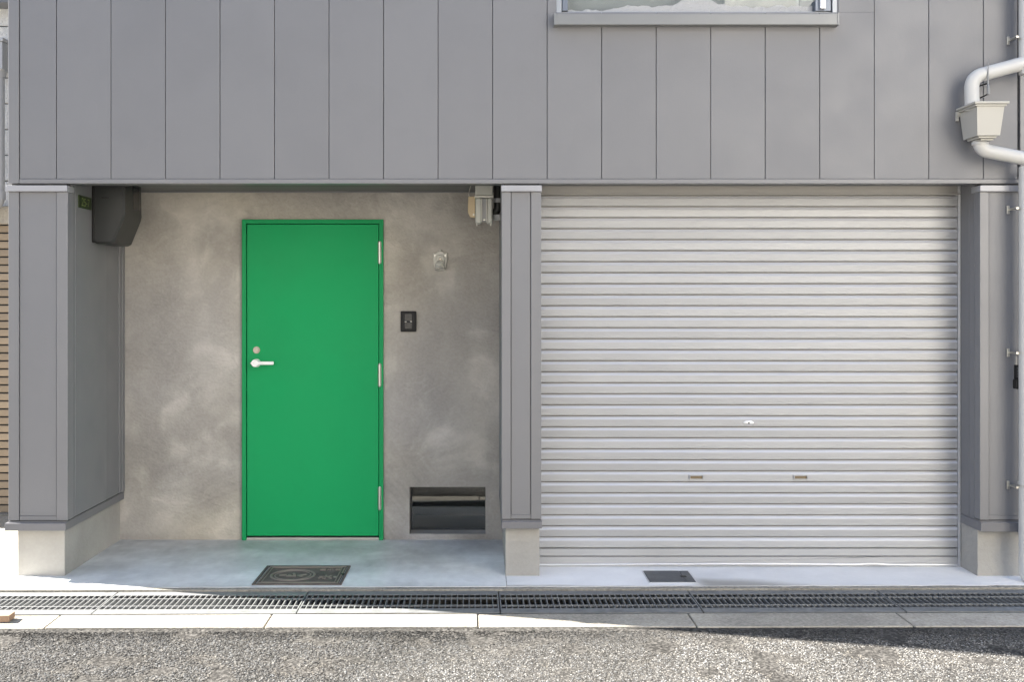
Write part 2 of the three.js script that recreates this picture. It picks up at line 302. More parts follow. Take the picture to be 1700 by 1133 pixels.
// ───────────────────────── the house ─────────────────────────
const ZS = 0.03, ZB = -0.9, ZG = -0.21;                     // siding plane, porch back wall, shutter plane
const house = thing('house', 'grey metal-clad house with a green door and a silver roller shutter', 'house', [0, 0, -0.45]);
const YB = 2.161, YT = 6.2, SOF = 2.217;                    // siding bottom, wall top, soffit
const XL = -2.5955, XR = 3.03;
const PL = { x0: XL, x1: -2.270 }, PM = { x0: 0.108, x1: 0.3255 }, PR = { x0: 2.730, x1: XR };
{
  // vertical siding boards of the upper wall, each its own panel with a recessed joint
  const joints = [X(33)]; for (let k = 0; k < 18; k++) joints.push(X(94) + k * (X(1632) - X(94)) / 17);
  joints.push(X(1689));
  const W0 = 0.408, W1 = 1.955, V0 = 3.102, V1 = 4.2;        // window opening
  const g = 0.0016;
  for (let k = 0; k + 1 < joints.length; k++) {
    const a = joints[k] + g, b = joints[k + 1] - g, y0 = YB + 0.026, zf = ZS - 0.0008 * ((k * 2) % 3);
    const list = [];
    if (b < W0 || a > W1) list.push(bx(a, b, y0, YT, 0.006, zf, 0.0018));
    else {
      list.push(bx(a, b, y0, V0, 0.006, zf, 0.0018), bx(a, b, V1, YT, 0.006, zf, 0.0018));
      if (a < W0) list.push(bx(a, W0, V0, V1, 0.006, zf, 0.001));
      if (b > W1) list.push(bx(W1, b, V0, V1, 0.006, zf, 0.001));
    }
    for (const q of list) part('siding_panel', house, q, M.siding[(k * 7) % 3]);
  }
  part('sheathing', house, [bx(XL + 0.02, W0, YB + 0.004, YT, -0.12, 0.010, 0), bx(W1, XR - 0.02, YB + 0.004, YT, -0.12, 0.010, 0), bx(W0, W1, YB + 0.004, V0 - 0.02, -0.12, 0.010, 0), bx(W0, W1, V1, YT, -0.12, 0.010, 0)], M.joint);
  part('corner_trim', house, [bx(XL, X(32.4), YB, YT, -0.05, ZS + 0.006, 0.003)], M.trim);
  part('corner_trim', house, [bx(X(1692), XR, YB, YT, -0.05, ZS + 0.006, 0.003)], M.trim);
  part('bottom_trim', house, [bx(X(32.8), X(1691), YB, YB + 0.0245, -0.012, ZS + 0.004, 0.002), bx(X(32.8), X(1691), YB + 0.001, YB + 0.008, -0.06, -0.0125, 0)], M.trim);
  part('soffit', house, [bx(PL.x1 + 0.001, 2.72, SOF, SOF + 0.03, ZB - 0.02, -0.125, 0), bx(XL + 0.01, XR - 0.01, SOF + 0.0005, SOF + 0.02, -0.122, -0.065, 0)], M.soffit);
  part('soffit_trim', house, [bx(PL.x1 + 0.001, PM.x0 - 0.001, SOF - 0.012, SOF - 0.001, -0.12, -0.085, 0.001), bx(PL.x1 + 0.001, PM.x0 - 0.001, SOF - 0.010, SOF - 0.0012, ZB + 0.004, ZB + 0.022, 0.001)], M.trim);

  // window above the garage
  const win = sub('window', house); win.userData.label = 'upper window with white bubble film along its foot';
  part('sill', win, [bx(X(920, 0.09), X(1393.5, 0.09), Y(40.5, 0.09), Y(22, 0.09), -0.02, 0.085, 0.003), bx(X(920, 0.09) - 0.001, X(920, 0.09) + 0.012, Y(41, 0.09), Y(21.6, 0.09) + 0.003, 0.0, 0.089, 0.001), bx(X(1393, 0.09) - 0.010, X(1393, 0.09) + 0.001, Y(41, 0.09), Y(21.6, 0.09) + 0.003, 0.0, 0.089, 0.001)], M.sill);
  part('frame', win, [bx(W0, W0 + 0.03, V0 - 0.02, V1, -0.10, 0.02, 0.002), bx(W1 - 0.03, W1, V0 - 0.02, V1, -0.10, 0.02, 0.002), bx(W0 + 0.03, W1 - 0.03, V0 - 0.02, V0 + 0.012, -0.10, 0.0, 0.002), bx(W0 + 0.03, W1 - 0.03, V1 - 0.03, V1, -0.10, 0.0, 0.002)], M.aluDull);
  part('sash', win, [bx(W0 + 0.034, W0 + 0.064, V0 + 0.0125, V1 - 0.031, -0.06, 0.014, 0.002)], M.frameBlue);
  part('sash', win, [bx(W1 - 0.12, W1 - 0.034, V0 + 0.0125, V0 + 0.075, -0.06, 0.010, 0.002), bx(W1 - 0.066, W1 - 0.034, V0 + 0.076, V1 - 0.031, -0.06, 0.012, 0.002)], M.frameBlue);
  part('latch', win, [bx(W1 - 0.10, W1 - 0.068, V0 + 0.02, V0 + 0.085, 0.0105, 0.03, 0.004)], M.alu);
  part('pane', win, [bx(W0 + 0.066, W1 - 0.068, V0 + 0.0135, V1 - 0.032, -0.040, -0.035, 0)], M.glassUp);
  part('blind', win, [bx(W0 + 0.04, W1 - 0.04, V0 + 0.014, V1 - 0.04, -0.104, -0.098, 0)], M.curtain);
  const fx0 = W0 + 0.07, fx1 = W1 - 0.125, pts = [[fx0, V0 + 0.013]]; pts.push([fx1, V0 + 0.013]);
  for (let i = 70; i >= 0; i--) {
    const t = i / 70, x = fx0 + t * (fx1 - fx0), bump = 0.12 * Math.exp(-(((t - 0.53) / 0.055) ** 2)), arch = 0.020 * fbm(t * 0.9 + 0.03, 0.4, 26, 26, 4, 501) + 0.006 * Math.abs(Math.sin(t * 41 + 1));
    pts.push([x, V0 + 0.018 + 0.016 + bump + arch + R(-0.004, 0.006) - 0.02 * sm(0.30, 0.1, t)]);
  }
  const film = extr(pts, 0.004); film.translate(0, 0, -0.033);
  part('film', win, film, M.film);

  // walls, floor and roof that close the building
  part('wall', house, [
    bx(XL + 0.02, PL.x1 - 0.03, 0.26, SOF + 0.2, ZB - 0.3, 0.0, 0), bx(XL + 0.02, XL + 0.14, 0, YT, -7.4, ZB - 0.31, 0), bx(XL + 0.02, XL + 0.14, SOF + 0.21, YT, ZB - 0.3, -0.125, 0), bx(XR - 0.14, XR - 0.02, 0, YT, -7.4, -0.125, 0),
    bx(XL + 0.15, XR - 0.15, 0, YT, -7.4, -7.25, 0), bx(PM.x0 + 0.03, PM.x1 - 0.03, 0.001, SOF + 0.02, -7.2, -0.002, 0), bx(XL + 0.15, XR - 0.15, SOF + 0.031, SOF + 0.2, -7.2, -0.125, 0),
    bx(PR.x0 + 0.03, XR - 0.15, 0.26, SOF + 0.02, ZG - 0.3, 0.0, 0),
  ], M.dark);
  part('roof', house, [bx(XL - 0.05, XR + 0.05, YT + 0.002, YT + 0.12, -7.5, 0.06, 0.01)], M.roofTile);
}
// a clad pier: concrete plinth, base flashing, boards between trims, cap
function pier(p, opts) {
  const root = sub('pier', house);
  const { x0, x1 } = p, zb = opts.zb, [pl0, pl1] = opts.plinth, yf = Y(opts.fy1, 0.045), yt = Y(opts.fy0, 0.045);
  part('plinth', root, [bx(pl0, pl1, -0.05, yf + 0.006, zb - 0.002, opts.pz, 0.004)], M.plinth);
  part('base_flashing', root, [bx(x0 - opts.fl, x1 + opts.fr, yf, yt, zb, ZS + 0.022, 0.002), bx(x0 + 0.001, x1 - 0.001, yt + 0.0005, yt + 0.006, zb, ZS + 0.002, 0)], M.flash);
  part('joint_gap', root, [bx(x0 + 0.006, x1 - 0.006, yt + 0.0065, yt + 0.013, zb, ZS - 0.006, 0)], M.joint);
  const y0 = yt + 0.011, y1 = 2.1165;
  part('sheathing', root, [bx(x0 + 0.012, x1 - 0.012, y0, SOF - 0.004, zb + 0.001, ZS - 0.016, 0)], M.joint);
  for (const [a, b] of opts.trims) part('trim', root, [bx(a, b, y0, y1, Math.max(zb, ZS - 0.06), ZS + 0.002, 0.0025)], M.trim);
  for (const [a, b] of opts.panels) {
    part('siding_panel', root, [bx(a + 0.0025, b - 0.0025, y0 + 0.024, y1, ZS - 0.015, ZS - 0.006, 0.002)], M.siding[1]);
    part('bottom_trim', root, [bx(a + 0.0015, b - 0.0015, y0 + 0.001, y0 + 0.0235, ZS - 0.015, ZS - 0.003, 0.0015)], M.trim);
  }
  part('cap', root, [bx(x0 - opts.cl, x1 + opts.cr, y1, Y(308, 0.045), opts.capz ?? -0.06, ZS + 0.018, 0.002)], M.cap);
  part('joint_gap', root, [bx(x0 + 0.04, x1 - 0.04, Y(308, 0.045) + 0.0005, YB + 0.03, -0.06, -0.013, 0)], M.joint);
  return root;
}
{
  // left pier with a long clad return into the porch
  const p = pier(PL, { zb: ZB, plinth: [-2.558, -2.299], pz: 0.0, fl: 0.012, fr: -0.004, cl: 0.006, cr: 0.002, fy0: 869, fy1: 881.5, trims: [[PL.x0, X(32)], [X(94.5), PL.x1]], panels: [[X(32), X(94.5)]] });
  const yt = Y(869, 0.045) + 0.011, y1 = SOF - 0.003, x = PL.x1;
  const side = (name, z0, z1, xo, m) => part(name, p, [bx(x - 0.02, x + xo, yt, y1, z0, z1, 0.002)], m);
  side('trim', -0.046, -0.0312, -0.001, M.trim);
  side('siding_panel', -0.094, -0.049, -0.005, M.siding[0]);
  side('siding_panel', -0.578, -0.097, -0.005, M.siding[1]);
  side('siding_panel', -0.798, -0.581, -0.006, M.siding[2]);
  side('trim', -0.842, -0.802, 0.0, M.trim);
  side('trim', -0.893, -0.850, 0.004, M.trim);
  // middle pier, its left cheek and right cheek
  const m = pier(PM, { zb: ZB, plinth: [0.1295, 0.3175], pz: 0.0, fl: 0.0, fr: 0.003, cl: 0.002, cr: 0.003, fy0: 866.5, fy1: 878, trims: [[PM.x0, X(848)], [X(881.5), PM.x1]], panels: [[X(848), X(881.5)]] });
  part('siding_panel', m, [bx(PM.x0 + 0.002, PM.x0 + 0.02, 0.31, SOF - 0.003, ZB + 0.002, -0.035, 0.001)], M.siding[2]);
  part('siding_panel', m, [bx(PM.x1 - 0.02, PM.x1 - 0.002, 0.31, SOF - 0.003, ZG - 0.05, -0.035, 0.001)], M.siding[2]);
  // right pier
  const r = pier(PR, { zb: ZG - 0.1, plinth: [2.731, XR - 0.02], pz: 0.0, fl: 0.004, fr: 0.0, cl: 0.006, cr: 0.002, fy0: 868, fy1: 883, trims: [[PR.x0, X(1641)], [X(1692), XR]], panels: [[X(1641), X(1692)]] });
  part('siding_panel', r, [bx(PR.x0 - 0.001, PR.x0 + 0.02, 0.31, SOF - 0.003, -0.095, -0.031, 0.0015)], M.siding[0]);
  part('siding_panel', r, [bx(PR.x0 - 0.001, PR.x0 + 0.02, 0.31, SOF - 0.003, ZG + 0.012, -0.098, 0.0015)], M.siding[2]);
}
{
  // trowelled back wall of the porch with its two openings
  const dx0 = X(403, ZB), dx1 = X(637, ZB), dy = Y(365, ZB), wx0 = X(680, ZB), wx1 = X(806, ZB), wy0 = Y(887, ZB), wy1 = Y(809, ZB), L = PL.x1 - 0.03, RR = PM.x0 + 0.03, z0 = ZB - 0.2, z1 = ZB;
  part('plaster_wall', house, [bx(L, dx0 + 0.004, -0.03, SOF + 0.02, z0, z1, 0), bx(dx0 + 0.004, dx1 - 0.004, dy - 0.004, SOF + 0.02, z0, z1, 0), bx(dx1 - 0.004, wx0, -0.03, SOF + 0.02, z0, z1, 0), bx(wx0, wx1, wy1, SOF + 0.02, z0, z1, 0), bx(wx0, wx1, -0.03, wy0, z0, z1, 0), bx(wx1, RR, -0.03, SOF + 0.02, z0, z1, 0)], M.mortar);

  const door = sub('front_door', house); door.userData.label = 'green steel door with a white lever handle';
  const fw = 0.0268;
  part('frame', door, [bx(dx0, dx0 + fw, 0.0005, dy, ZB - 0.10, ZB + 0.022, 0.002), bx(dx1 - fw, dx1, 0.0005, dy, ZB - 0.10, ZB + 0.022, 0.002), bx(dx0 + fw, dx1 - fw, dy - fw, dy, ZB - 0.10, ZB + 0.0215, 0.002)], M.greenFrame);
  part('leaf', door, [bx(dx0 + fw + 0.004, dx1 - fw - 0.004, Y(889.5, ZB), dy - fw - 0.004, ZB - 0.03, ZB + 0.012, 0.002)], M.green);
  part('rebate', door, [bx(dx0 + fw, dx1 - fw, 0.02, dy - fw, ZB - 0.06, ZB - 0.035, 0)], M.joint);
  part('threshold', door, [bx(dx0 + fw + 0.001, dx1 - fw - 0.001, 0.0005, 0.0165, ZB - 0.06, ZB + 0.014, 0.002)], M.steel);
  for (const [a, b] of [[402, 437], [605, 641], [810, 846]]) {
    const hx = X(630.5, ZB + 0.02), hz = ZB + 0.024, y0 = Y(b, hz), y1 = Y(a, hz), ym = (y0 + y1) / 2;
    part('hinge', door, [cyl(0.0085, 0.0085, [hx, y0, hz], [hx, ym - 0.001, hz], 14), cyl(0.0085, 0.0085, [hx, ym + 0.001, hz], [hx, y1, hz], 14), cyl(0.006, 0.0085, [hx, y0 - 0.006, hz], [hx, y0, hz], 14), cyl(0.0085, 0.006, [hx, y1, hz], [hx, y1 + 0.006, hz], 14), bx(hx - 0.010, hx + 0.010, y0, y1, ZB + 0.008, ZB + 0.0225, 0.001)], M.steel);
  }
  const zf = ZB + 0.012, lx = X(426.3, zf), ly = Y(581.5, zf), hy = Y(603, zf);
  part('lock', door, [cyl(0.0225, 0.0215, [lx, ly, zf], [lx, ly, zf + 0.006], 28), cyl(0.0165, 0.0150, [lx, ly, zf + 0.006], [lx, ly, zf + 0.013], 28), bx(lx - 0.0015, lx + 0.0015, ly - 0.006, ly + 0.006, zf + 0.0128, zf + 0.0145, 0.0005)], M.brass);
  const hz = zf + 0.048;
  const lever = bx(lx - 0.006, lx + 0.118, hy - 0.0095, hy + 0.0125, hz - 0.007, hz + 0.007, 0.005);
  const nose = cyl(0.011, 0.004, [lx - 0.004, hy + 0.001, hz], [lx - 0.030, hy + 0.001, hz - 0.004], 14);
  part('handle', door, [cyl(0.027, 0.0255, [lx, hy, zf], [lx, hy, zf + 0.012], 32), cyl(0.0125, 0.0115, [lx, hy, zf + 0.012], [lx, hy, hz], 20), cyl(0.024, 0.0225, [lx, hy + 0.001, hz - 0.010], [lx, hy + 0.001, hz + 0.008], 28), lever, nose], M.whiteMetal);

  // glazed slot near the floor
  const slot = sub('low_window', house); slot.userData.label = 'low glazed slot window beside the green door';
  const zp = ZB - 0.13;
  part('frame', slot, [bx(wx0 + 0.001, wx0 + 0.008, wy0 + 0.001, wy1 - 0.001, zp - 0.03, zp + 0.012, 0.001), bx(wx0 + 0.0085, wx1 - 0.001, wy1 - 0.012, wy1 - 0.001, zp - 0.03, zp + 0.012, 0.001), bx(wx0 + 0.0085, wx1 - 0.001, wy0 + 0.001, wy0 + 0.006, zp - 0.03, zp + 0.012, 0.001)], M.joint);
  const pg = bx(wx0 + 0.0005, wx1 - 0.0005, wy0 + 0.0065, wy1 - 0.0005, -0.003, 0.003, 0); pg.translate(0, -0.18, 0); pg.rotateX(-0.021); pg.translate(0, 0.18, zp);
  part('pane', slot, pg, M.glass);
  part('room', slot, [bx(wx0 - 0.3, wx1 + 0.05, -0.02, 0.9, ZB - 0.9, ZB - 0.88, 0)], M.dark);

  // roller shutter
  const sh = sub('roller_shutter', house); sh.userData.label = 'silver grey roller shutter with embossed slats';
  const sx0 = PM.x1 - 0.0015, sx1 = X(1589, ZG), top = Y(325, ZG), bot = Y(911, ZG), N = 32, pitch = (top - bot) / N;
  const prof = [[0.0028, -0.019], [0.0030, -0.0125], [0.0168, -0.0014], [0.0195, 0], [0.0565, 0], [0.0578, -0.0012], [0.0584, -0.013], [0.0570, -0.019]];
  const slatGeo = (off) => {
    const pos = [], uv = [];
    for (const i of [3, 0, 1, 2, 4, 5, 6]) {
      const [y0, z0] = prof[i], [y1, z1] = prof[i + 1], a = [sx0, -y0, z0], b = [sx1, -y0, z0], c = [sx0, -y1, z1], d = [sx1, -y1, z1];
      for (const q of [c, b, a, c, d, b]) { pos.push(...q); uv.push(q[0] + off[0], q[1] * 1.0 + off[1]); }
    }
    const g = new THREE.BufferGeometry();
    g.setAttribute('position', new THREE.Float32BufferAttribute(pos, 3)); g.setAttribute('uv', new THREE.Float32BufferAttribute(uv, 2));
    g.computeVertexNormals();
    g.addGroup(0, 6, 0); g.addGroup(6, 36, 1);
    return g;
  };
  const variants = [0, 1, 2, 3, 4].map((k) => slatGeo([k * 0.37, k * 0.113 + 0.02]));
  for (let k = 0; k < N; k++) {
    const m = shade(new THREE.Mesh(variants[(k * 3) % 5], [M.slat[(k * 5) % 3], M.slatEdgeLit])); m.name = 'slat'; m.position.set(0, top - k * pitch, ZG + R(-0.0008, 0.0008) + 0.45); sh.add(m);
  }
  part('backing', sh, [bx(sx0, sx1, bot - 0.08, top + 0.05, ZG - 0.034, ZG - 0.026, 0)], M.hem);
  part('bottom_rail', sh, [bx(sx0, sx1, Y(924.5, ZG) + 0.003, bot - 0.002, ZG - 0.02, ZG + 0.001, 0.003)], M.shutterPlain);
  // lowest bar, knocked slightly out of line towards its right end
  const nseg = 60, bp = [];
  const yb = (t) => 0.0 + 0.0085 * Math.sin(Math.PI * Math.min(1, t * 1.15)) * 0.6 + 0.004 * Math.exp(-(((t - 0.8) / 0.03) ** 2)) - 0.002;
  for (let i = 0; i <= nseg; i++) { const t = i / nseg; bp.push([sx0 + t * (sx1 - sx0), yb(t)]); }
  for (let i = nseg; i >= 0; i--) { const t = i / nseg; bp.push([sx0 + t * (sx1 - sx0), Y(924.5, ZG) - 0.001]); }
  const bar = extr(bp, 0.02); { const p = bar.attributes.position; for (let i = 0; i < p.count; i++) { const t = (p.getX(i) - sx0) / (sx1 - sx0); p.setZ(i, p.getZ(i) + ZG - 0.018 + 0.004 * Math.exp(-(((t - 0.805) / 0.012) ** 2)) - 0.003 * Math.exp(-(((t - 0.825) / 0.012) ** 2))); } bar.computeVertexNormals(); }
  part('bottom_bar', sh, bar, M.shutterPlain);
  const lp = []; for (let i = 0; i <= nseg; i++) { const t = i / nseg; lp.push([sx0 + t * (sx1 - sx0), yb(t) + 0.012, ZG + 0.004]); }
  const lip = tube(lp, 0.006, 120, 8); part('bottom_seal', sh, lip, M.alu);
  part('guide_rail', sh, [bx(X(1589.5, ZG), PR.x0 - 0.0015, -0.01, top + 0.09, ZG - 0.05, ZG + 0.012, 0.002)], M.alu);
  part('guide_rail', sh, [bx(PM.x1 - 0.018, PM.x1 - 0.002, -0.01, 0.309, ZG - 0.05, ZG + 0.012, 0.002)], M.alu);
  part('case', sh, [bx(sx0, PR.x0 - 0.003, top + 0.004, top + 0.012, ZG - 0.05, ZG + 0.014, 0.002), bx(sx0, PR.x0 - 0.003, top + 0.0125, SOF - 0.001, ZG - 0.09, ZG - 0.002, 0.002)], M.lintel);
  const kx = X(1242.5, ZG), ky = Y(702.5, ZG), key = new THREE.SphereGeometry(1, 24, 12); key.scale(0.031, 0.0135, 0.006); key.translate(kx, ky, ZG);
  part('keyhole', sh, [key.toNonIndexed()], M.alu);
  part('key_slot', sh, [cyl(0.005, 0.005, [kx, ky, ZG + 0.004], [kx, ky, ZG + 0.0072], 12)], M.black);
  for (const px of [1155.5, 1328.5]) {
    const x = X(px, ZG), y = Y(792.8, ZG);
    part('pull', sh, [bx(x - 0.040, x + 0.040, y - 0.0135, y - 0.0085, ZG - 0.001, ZG + 0.004, 0.001), bx(x - 0.040, x + 0.040, y + 0.0090, y + 0.0135, ZG - 0.001, ZG + 0.012, 0.001), bx(x - 0.040, x - 0.035, y - 0.0085, y + 0.0090, ZG - 0.001, ZG + 0.012, 0.001), bx(x + 0.035, x + 0.040, y - 0.0085, y + 0.0090, ZG - 0.001, ZG + 0.012, 0.001)], M.shutterPlain);
    part('pull_recess', sh, [bx(x - 0.0345, x + 0.0345, y - 0.0084, y + 0.0089, ZG - 0.001, ZG + 0.0012, 0)], M.pull);
  }
}

// ───────────────────────── things fixed to the house ─────────────────────────
{ // electricity meter cover
  const t = thing('meter_box', 'dark grey moulded meter cover under the porch ceiling beside the green number plate', 'meter box', [PL.x1, 1.9, -0.5]);
  const x = PL.x1 - 0.004, za = -0.345, zb = -0.665, yT = SOF - 0.004, yB = 1.865;
  // outline in (out from the wall, height), drawn out along the wall
  const o = [[0, yT], [0.168, yT], [0.172, 2.03], [0.166, 2.005], [0.112, 1.872], [0.098, yB], [0.02, yB], [0, yB + 0.018]];
  const g = extr(o, zb - za + 2 * 0.32 - 0.024, 0.012); // depth (positive) 0.296
  g.translate(0, 0, 0); g.computeBoundingBox(); const d = g.boundingBox.max.z - g.boundingBox.min.z;
  g.translate(x + 0.006, 0, zb - g.boundingBox.min.z); const p = g.attributes.position, zc = zb + d;
  g.computeVertexNormals();
  part('cover', t, toCreasedNormals(g, 0.6), M.darkGrey);
  part('window', t, [bx(x + 0.17, x + 0.1905, 2.065, yT - 0.006, zb + 0.05, zb + 0.17, 0.004)], M.darkGlass);
  part('rib', t, [bx(x + 0.055, x + 0.100, 2.118, 2.124, za - 0.02, za + 0.0025, 0.001)], M.black);
  part('back_plate', t, [bx(x + 0.0005, x + 0.014, yB - 0.006, yT, zb - 0.008, za + 0.008, 0.004)], M.black);
}
{ // street number plate
  const c = document.createElement('canvas'); c.width = 256; c.height = 96; const k = c.getContext('2d');
  k.fillStyle = '#1c2a10'; k.fillRect(0, 0, 256, 96); k.strokeStyle = '#26371a'; k.lineWidth = 6; k.strokeRect(3, 3, 250, 90);
  k.fillStyle = '#8f9c60'; k.font = '86px sans-serif'; k.textAlign = 'center'; k.textBaseline = 'middle'; k.fillText('25-7', 128, 50);
  const tx = new THREE.CanvasTexture(c); tx.colorSpace = THREE.SRGBColorSpace;
  const t = thing('number_plate', 'small dark green plate reading 25-7 on the left pier', 'number plate', [PL.x1, 2.05, -0.22]);
  part('plate', t, [bx(PL.x1 - 0.006, PL.x1 + 0.002, 2.046, 2.116, -0.318, -0.132, 0.001)], std('plate edge', { color: rgb(0.03, 0.05, 0.01), roughness: 0.5 }));
  const f = new THREE.PlaneGeometry(0.184, 0.068); f.rotateY(Math.PI / 2); f.translate(PL.x1 + 0.0028, 2.081, -0.225);
  part('lettering', t, [f.toNonIndexed()], std('plate print', { map: tx, roughness: 0.45 }));
}
{ // intercom
  const z = ZB + 0.001, t = thing('intercom', 'black intercom panel on the mortar wall right of the green door', 'intercom', [X(678.5, ZB), Y(551, ZB), ZB]);
  const x0 = X(665.5, ZB), x1 = X(691.5, ZB), y0 = Y(551, ZB), y1 = Y(517, ZB);
  part('surround', t, [bx(x0, x1, y0, y1, z, z + 0.018, 0.005)], M.black);
  part('face', t, [bx(x0 + 0.013, x1 - 0.013, y0 + 0.013, y1 - 0.011, z + 0.0185, z + 0.022, 0.002)], std('charcoal face', { color: rgb(0.018, 0.018, 0.019), roughness: 0.55, specularIntensity: 0.6 }));
  part('camera_panel', t, [bx(x0 + 0.026, x1 - 0.026, y0 + 0.068, y1 - 0.016, z + 0.0225, z + 0.025, 0.002)], M.blackGloss);
  part('call_button', t, [bx(x0 + 0.026, x1 - 0.026, y0 + 0.018, y0 + 0.060, z + 0.0225, z + 0.026, 0.003)], M.blackGloss);
  for (const s of [-1, 1]) part('indicator', t, [bx((x0 + x1) / 2 + s * 0.017 - 0.006, (x0 + x1) / 2 + s * 0.017 + 0.006, y0 + 0.061, y0 + 0.067, z + 0.0225, z + 0.0255, 0.001)], M.pale);
}
{ // bare wall light
  const z = ZB, cx = X(731, ZB), t = thing('wall_light', 'pale wall light with a clear dome above the intercom', 'wall light', [cx, Y(447, ZB), ZB]);
  const yt = Y(421, ZB), yb = Y(447, ZB), w = 0.043;
  part('base', t, [extr([[cx - w, yt], [cx - w * 0.9, yb + 0.035], [cx - w * 0.75, yb + 0.012], [cx + w * 0.75, yb + 0.012], [cx + w * 0.9, yb + 0.035], [cx + w, yt], [cx + w * 0.6, yt - 0.004], [cx + w * 0.35, yt + 0.008], [cx - w * 0.35, yt + 0.008], [cx - w * 0.6, yt - 0.004]], 0.012, 0.003).translate(0, 0, z + 0.004)], M.pale);
  for (const s of [-1, 1]) part('screw', t, [cyl(0.006, 0.006, [cx + s * w * 0.78, yt - 0.014, z + 0.018], [cx + s * w * 0.78, yt - 0.014, z + 0.022], 10)], M.steel);
  part('stem', t, [cyl(0.0065, 0.005, [cx, yt + 0.004, z + 0.012], [cx, Y(415.5, ZB), z + 0.012], 12), cyl(0.009, 0.009, [cx, yt + 0.018, z + 0.012], [cx, yt + 0.022, z + 0.012], 12)], M.pale);
  const ring = new THREE.TorusGeometry(0.026, 0.006, 10, 32).toNonIndexed(); ring.translate(cx, (yt + yb) / 2 + 0.008, z + 0.026);
  part('collar', t, [ring, cyl(0.023, 0.023, [cx, (yt + yb) / 2 + 0.008, z + 0.016], [cx, (yt + yb) / 2 + 0.008, z + 0.028], 24)], M.pale);
  part('socket', t, [cyl(0.010, 0.008, [cx, (yt + yb) / 2 + 0.012, z + 0.027], [cx, (yt + yb) / 2 + 0.012, z + 0.034], 16)], M.brass);
  const dome = new THREE.SphereGeometry(0.030, 24, 16).toNonIndexed(); dome.scale(1, 0.95, 1.2); dome.translate(cx, yb + 0.028, z + 0.045);
  part('dome', t, [dome, cyl(0.031, 0.034, [cx, yb + 0.028, z + 0.03], [cx, yb - 0.006, z + 0.04], 24)], M.clear);
}
{ // ceiling fixture beside the middle pier
  const z = -0.42, cx = X(803.5, z), t = thing('ceiling_light', 'milky channelled lamp with a tan tag hanging from the porch ceiling beside the middle pier', 'ceiling light', [cx, SOF, z]);
  const y1 = SOF - 0.002, x = (px) => X(px, z), y = (py) => Y(py, z);
  part('mount', t, [bx(x(789), x(818), y(326), y1 + 0.001, z - 0.045, z + 0.045, 0.006), cyl(0.02, 0.02, [cx, y1, z], [cx, y(322), z], 16)], M.frost);
  part('flange', t, [bx(x(788), x(819), y(330), y(326.2), z - 0.052, z + 0.052, 0.003)], M.pale);
  part('side_channel', t, [bx(x(789.5), x(799.5), y(372), y(330.2), z - 0.045, z + 0.045, 0.010)], M.frost);
  part('side_channel', t, [bx(x(808), x(817.5), y(372), y(330.2), z - 0.045, z + 0.045, 0.010)], M.frost);
  part('reflector', t, [bx(x(799.7), x(807.8), y(368), y(330.2), z - 0.04, z + 0.018, 0.004)], M.greyPaint);
  part('rib', t, [bx(x(799.2), x(800.6), y(370), y(331), z + 0.0185, z + 0.050, 0.001)], M.pale); part('rib', t, [bx(x(807), x(808.4), y(370), y(331), z + 0.0185, z + 0.050, 0.001)], M.pale);
  for (const px of [792, 815]) part('foot', t, [cyl(0.008, 0.004, [x(px), y(370), z + 0.03], [x(px), y(376), z + 0.03], 12)], M.pale);
  part('clip', t, [cyl(0.006, 0.006, [x(804), y(366), z + 0.02], [x(804), y(366), z + 0.032], 14)], M.steel);
  const tx0 = x(777.5), tx1 = x(788);
  part('tag', t, [extr([[tx0, y(352)], [tx0 + 0.003, y(328)], [tx1, y(327)], [tx1, y(361)], [tx0 + 0.014, y(361)]], 0.026, 0.003).translate(0, 0, z - 0.013)], M.tan);
  part('hook', t, [tube([[x(783), y(329), z], [x(778.5), y(325), z], [x(779), y(318), z], [x(783), y1, z]], 0.0022, 30, 8)], M.steel);
  part('screw', t, [cyl(0.005, 0.005, [x(786.5), y(357), z + 0.015], [x(786.5), y(357), z + 0.02], 10)], M.steel);
  const kz = z - 0.05, kx = X(825, kz);
  part('elbow', t, [pipe([[kx + 0.004, y1, kz], [kx + 0.004, Y(352, kz), kz], [kx - 0.05, Y(356, kz), kz - 0.01]], 0.024, 0.03, 24, 16)], M.darkGrey);
  part('gland', t, [cyl(0.029, 0.029, [kx + 0.004, Y(337, kz), kz], [kx + 0.004, Y(330, kz), kz], 20)], M.greyPaint);
  part('gland', t, [cyl(0.030, 0.024, [kx + 0.004, Y(357, kz), kz], [kx + 0.004, Y(366, kz), kz], 20)], M.greyPaint);
}
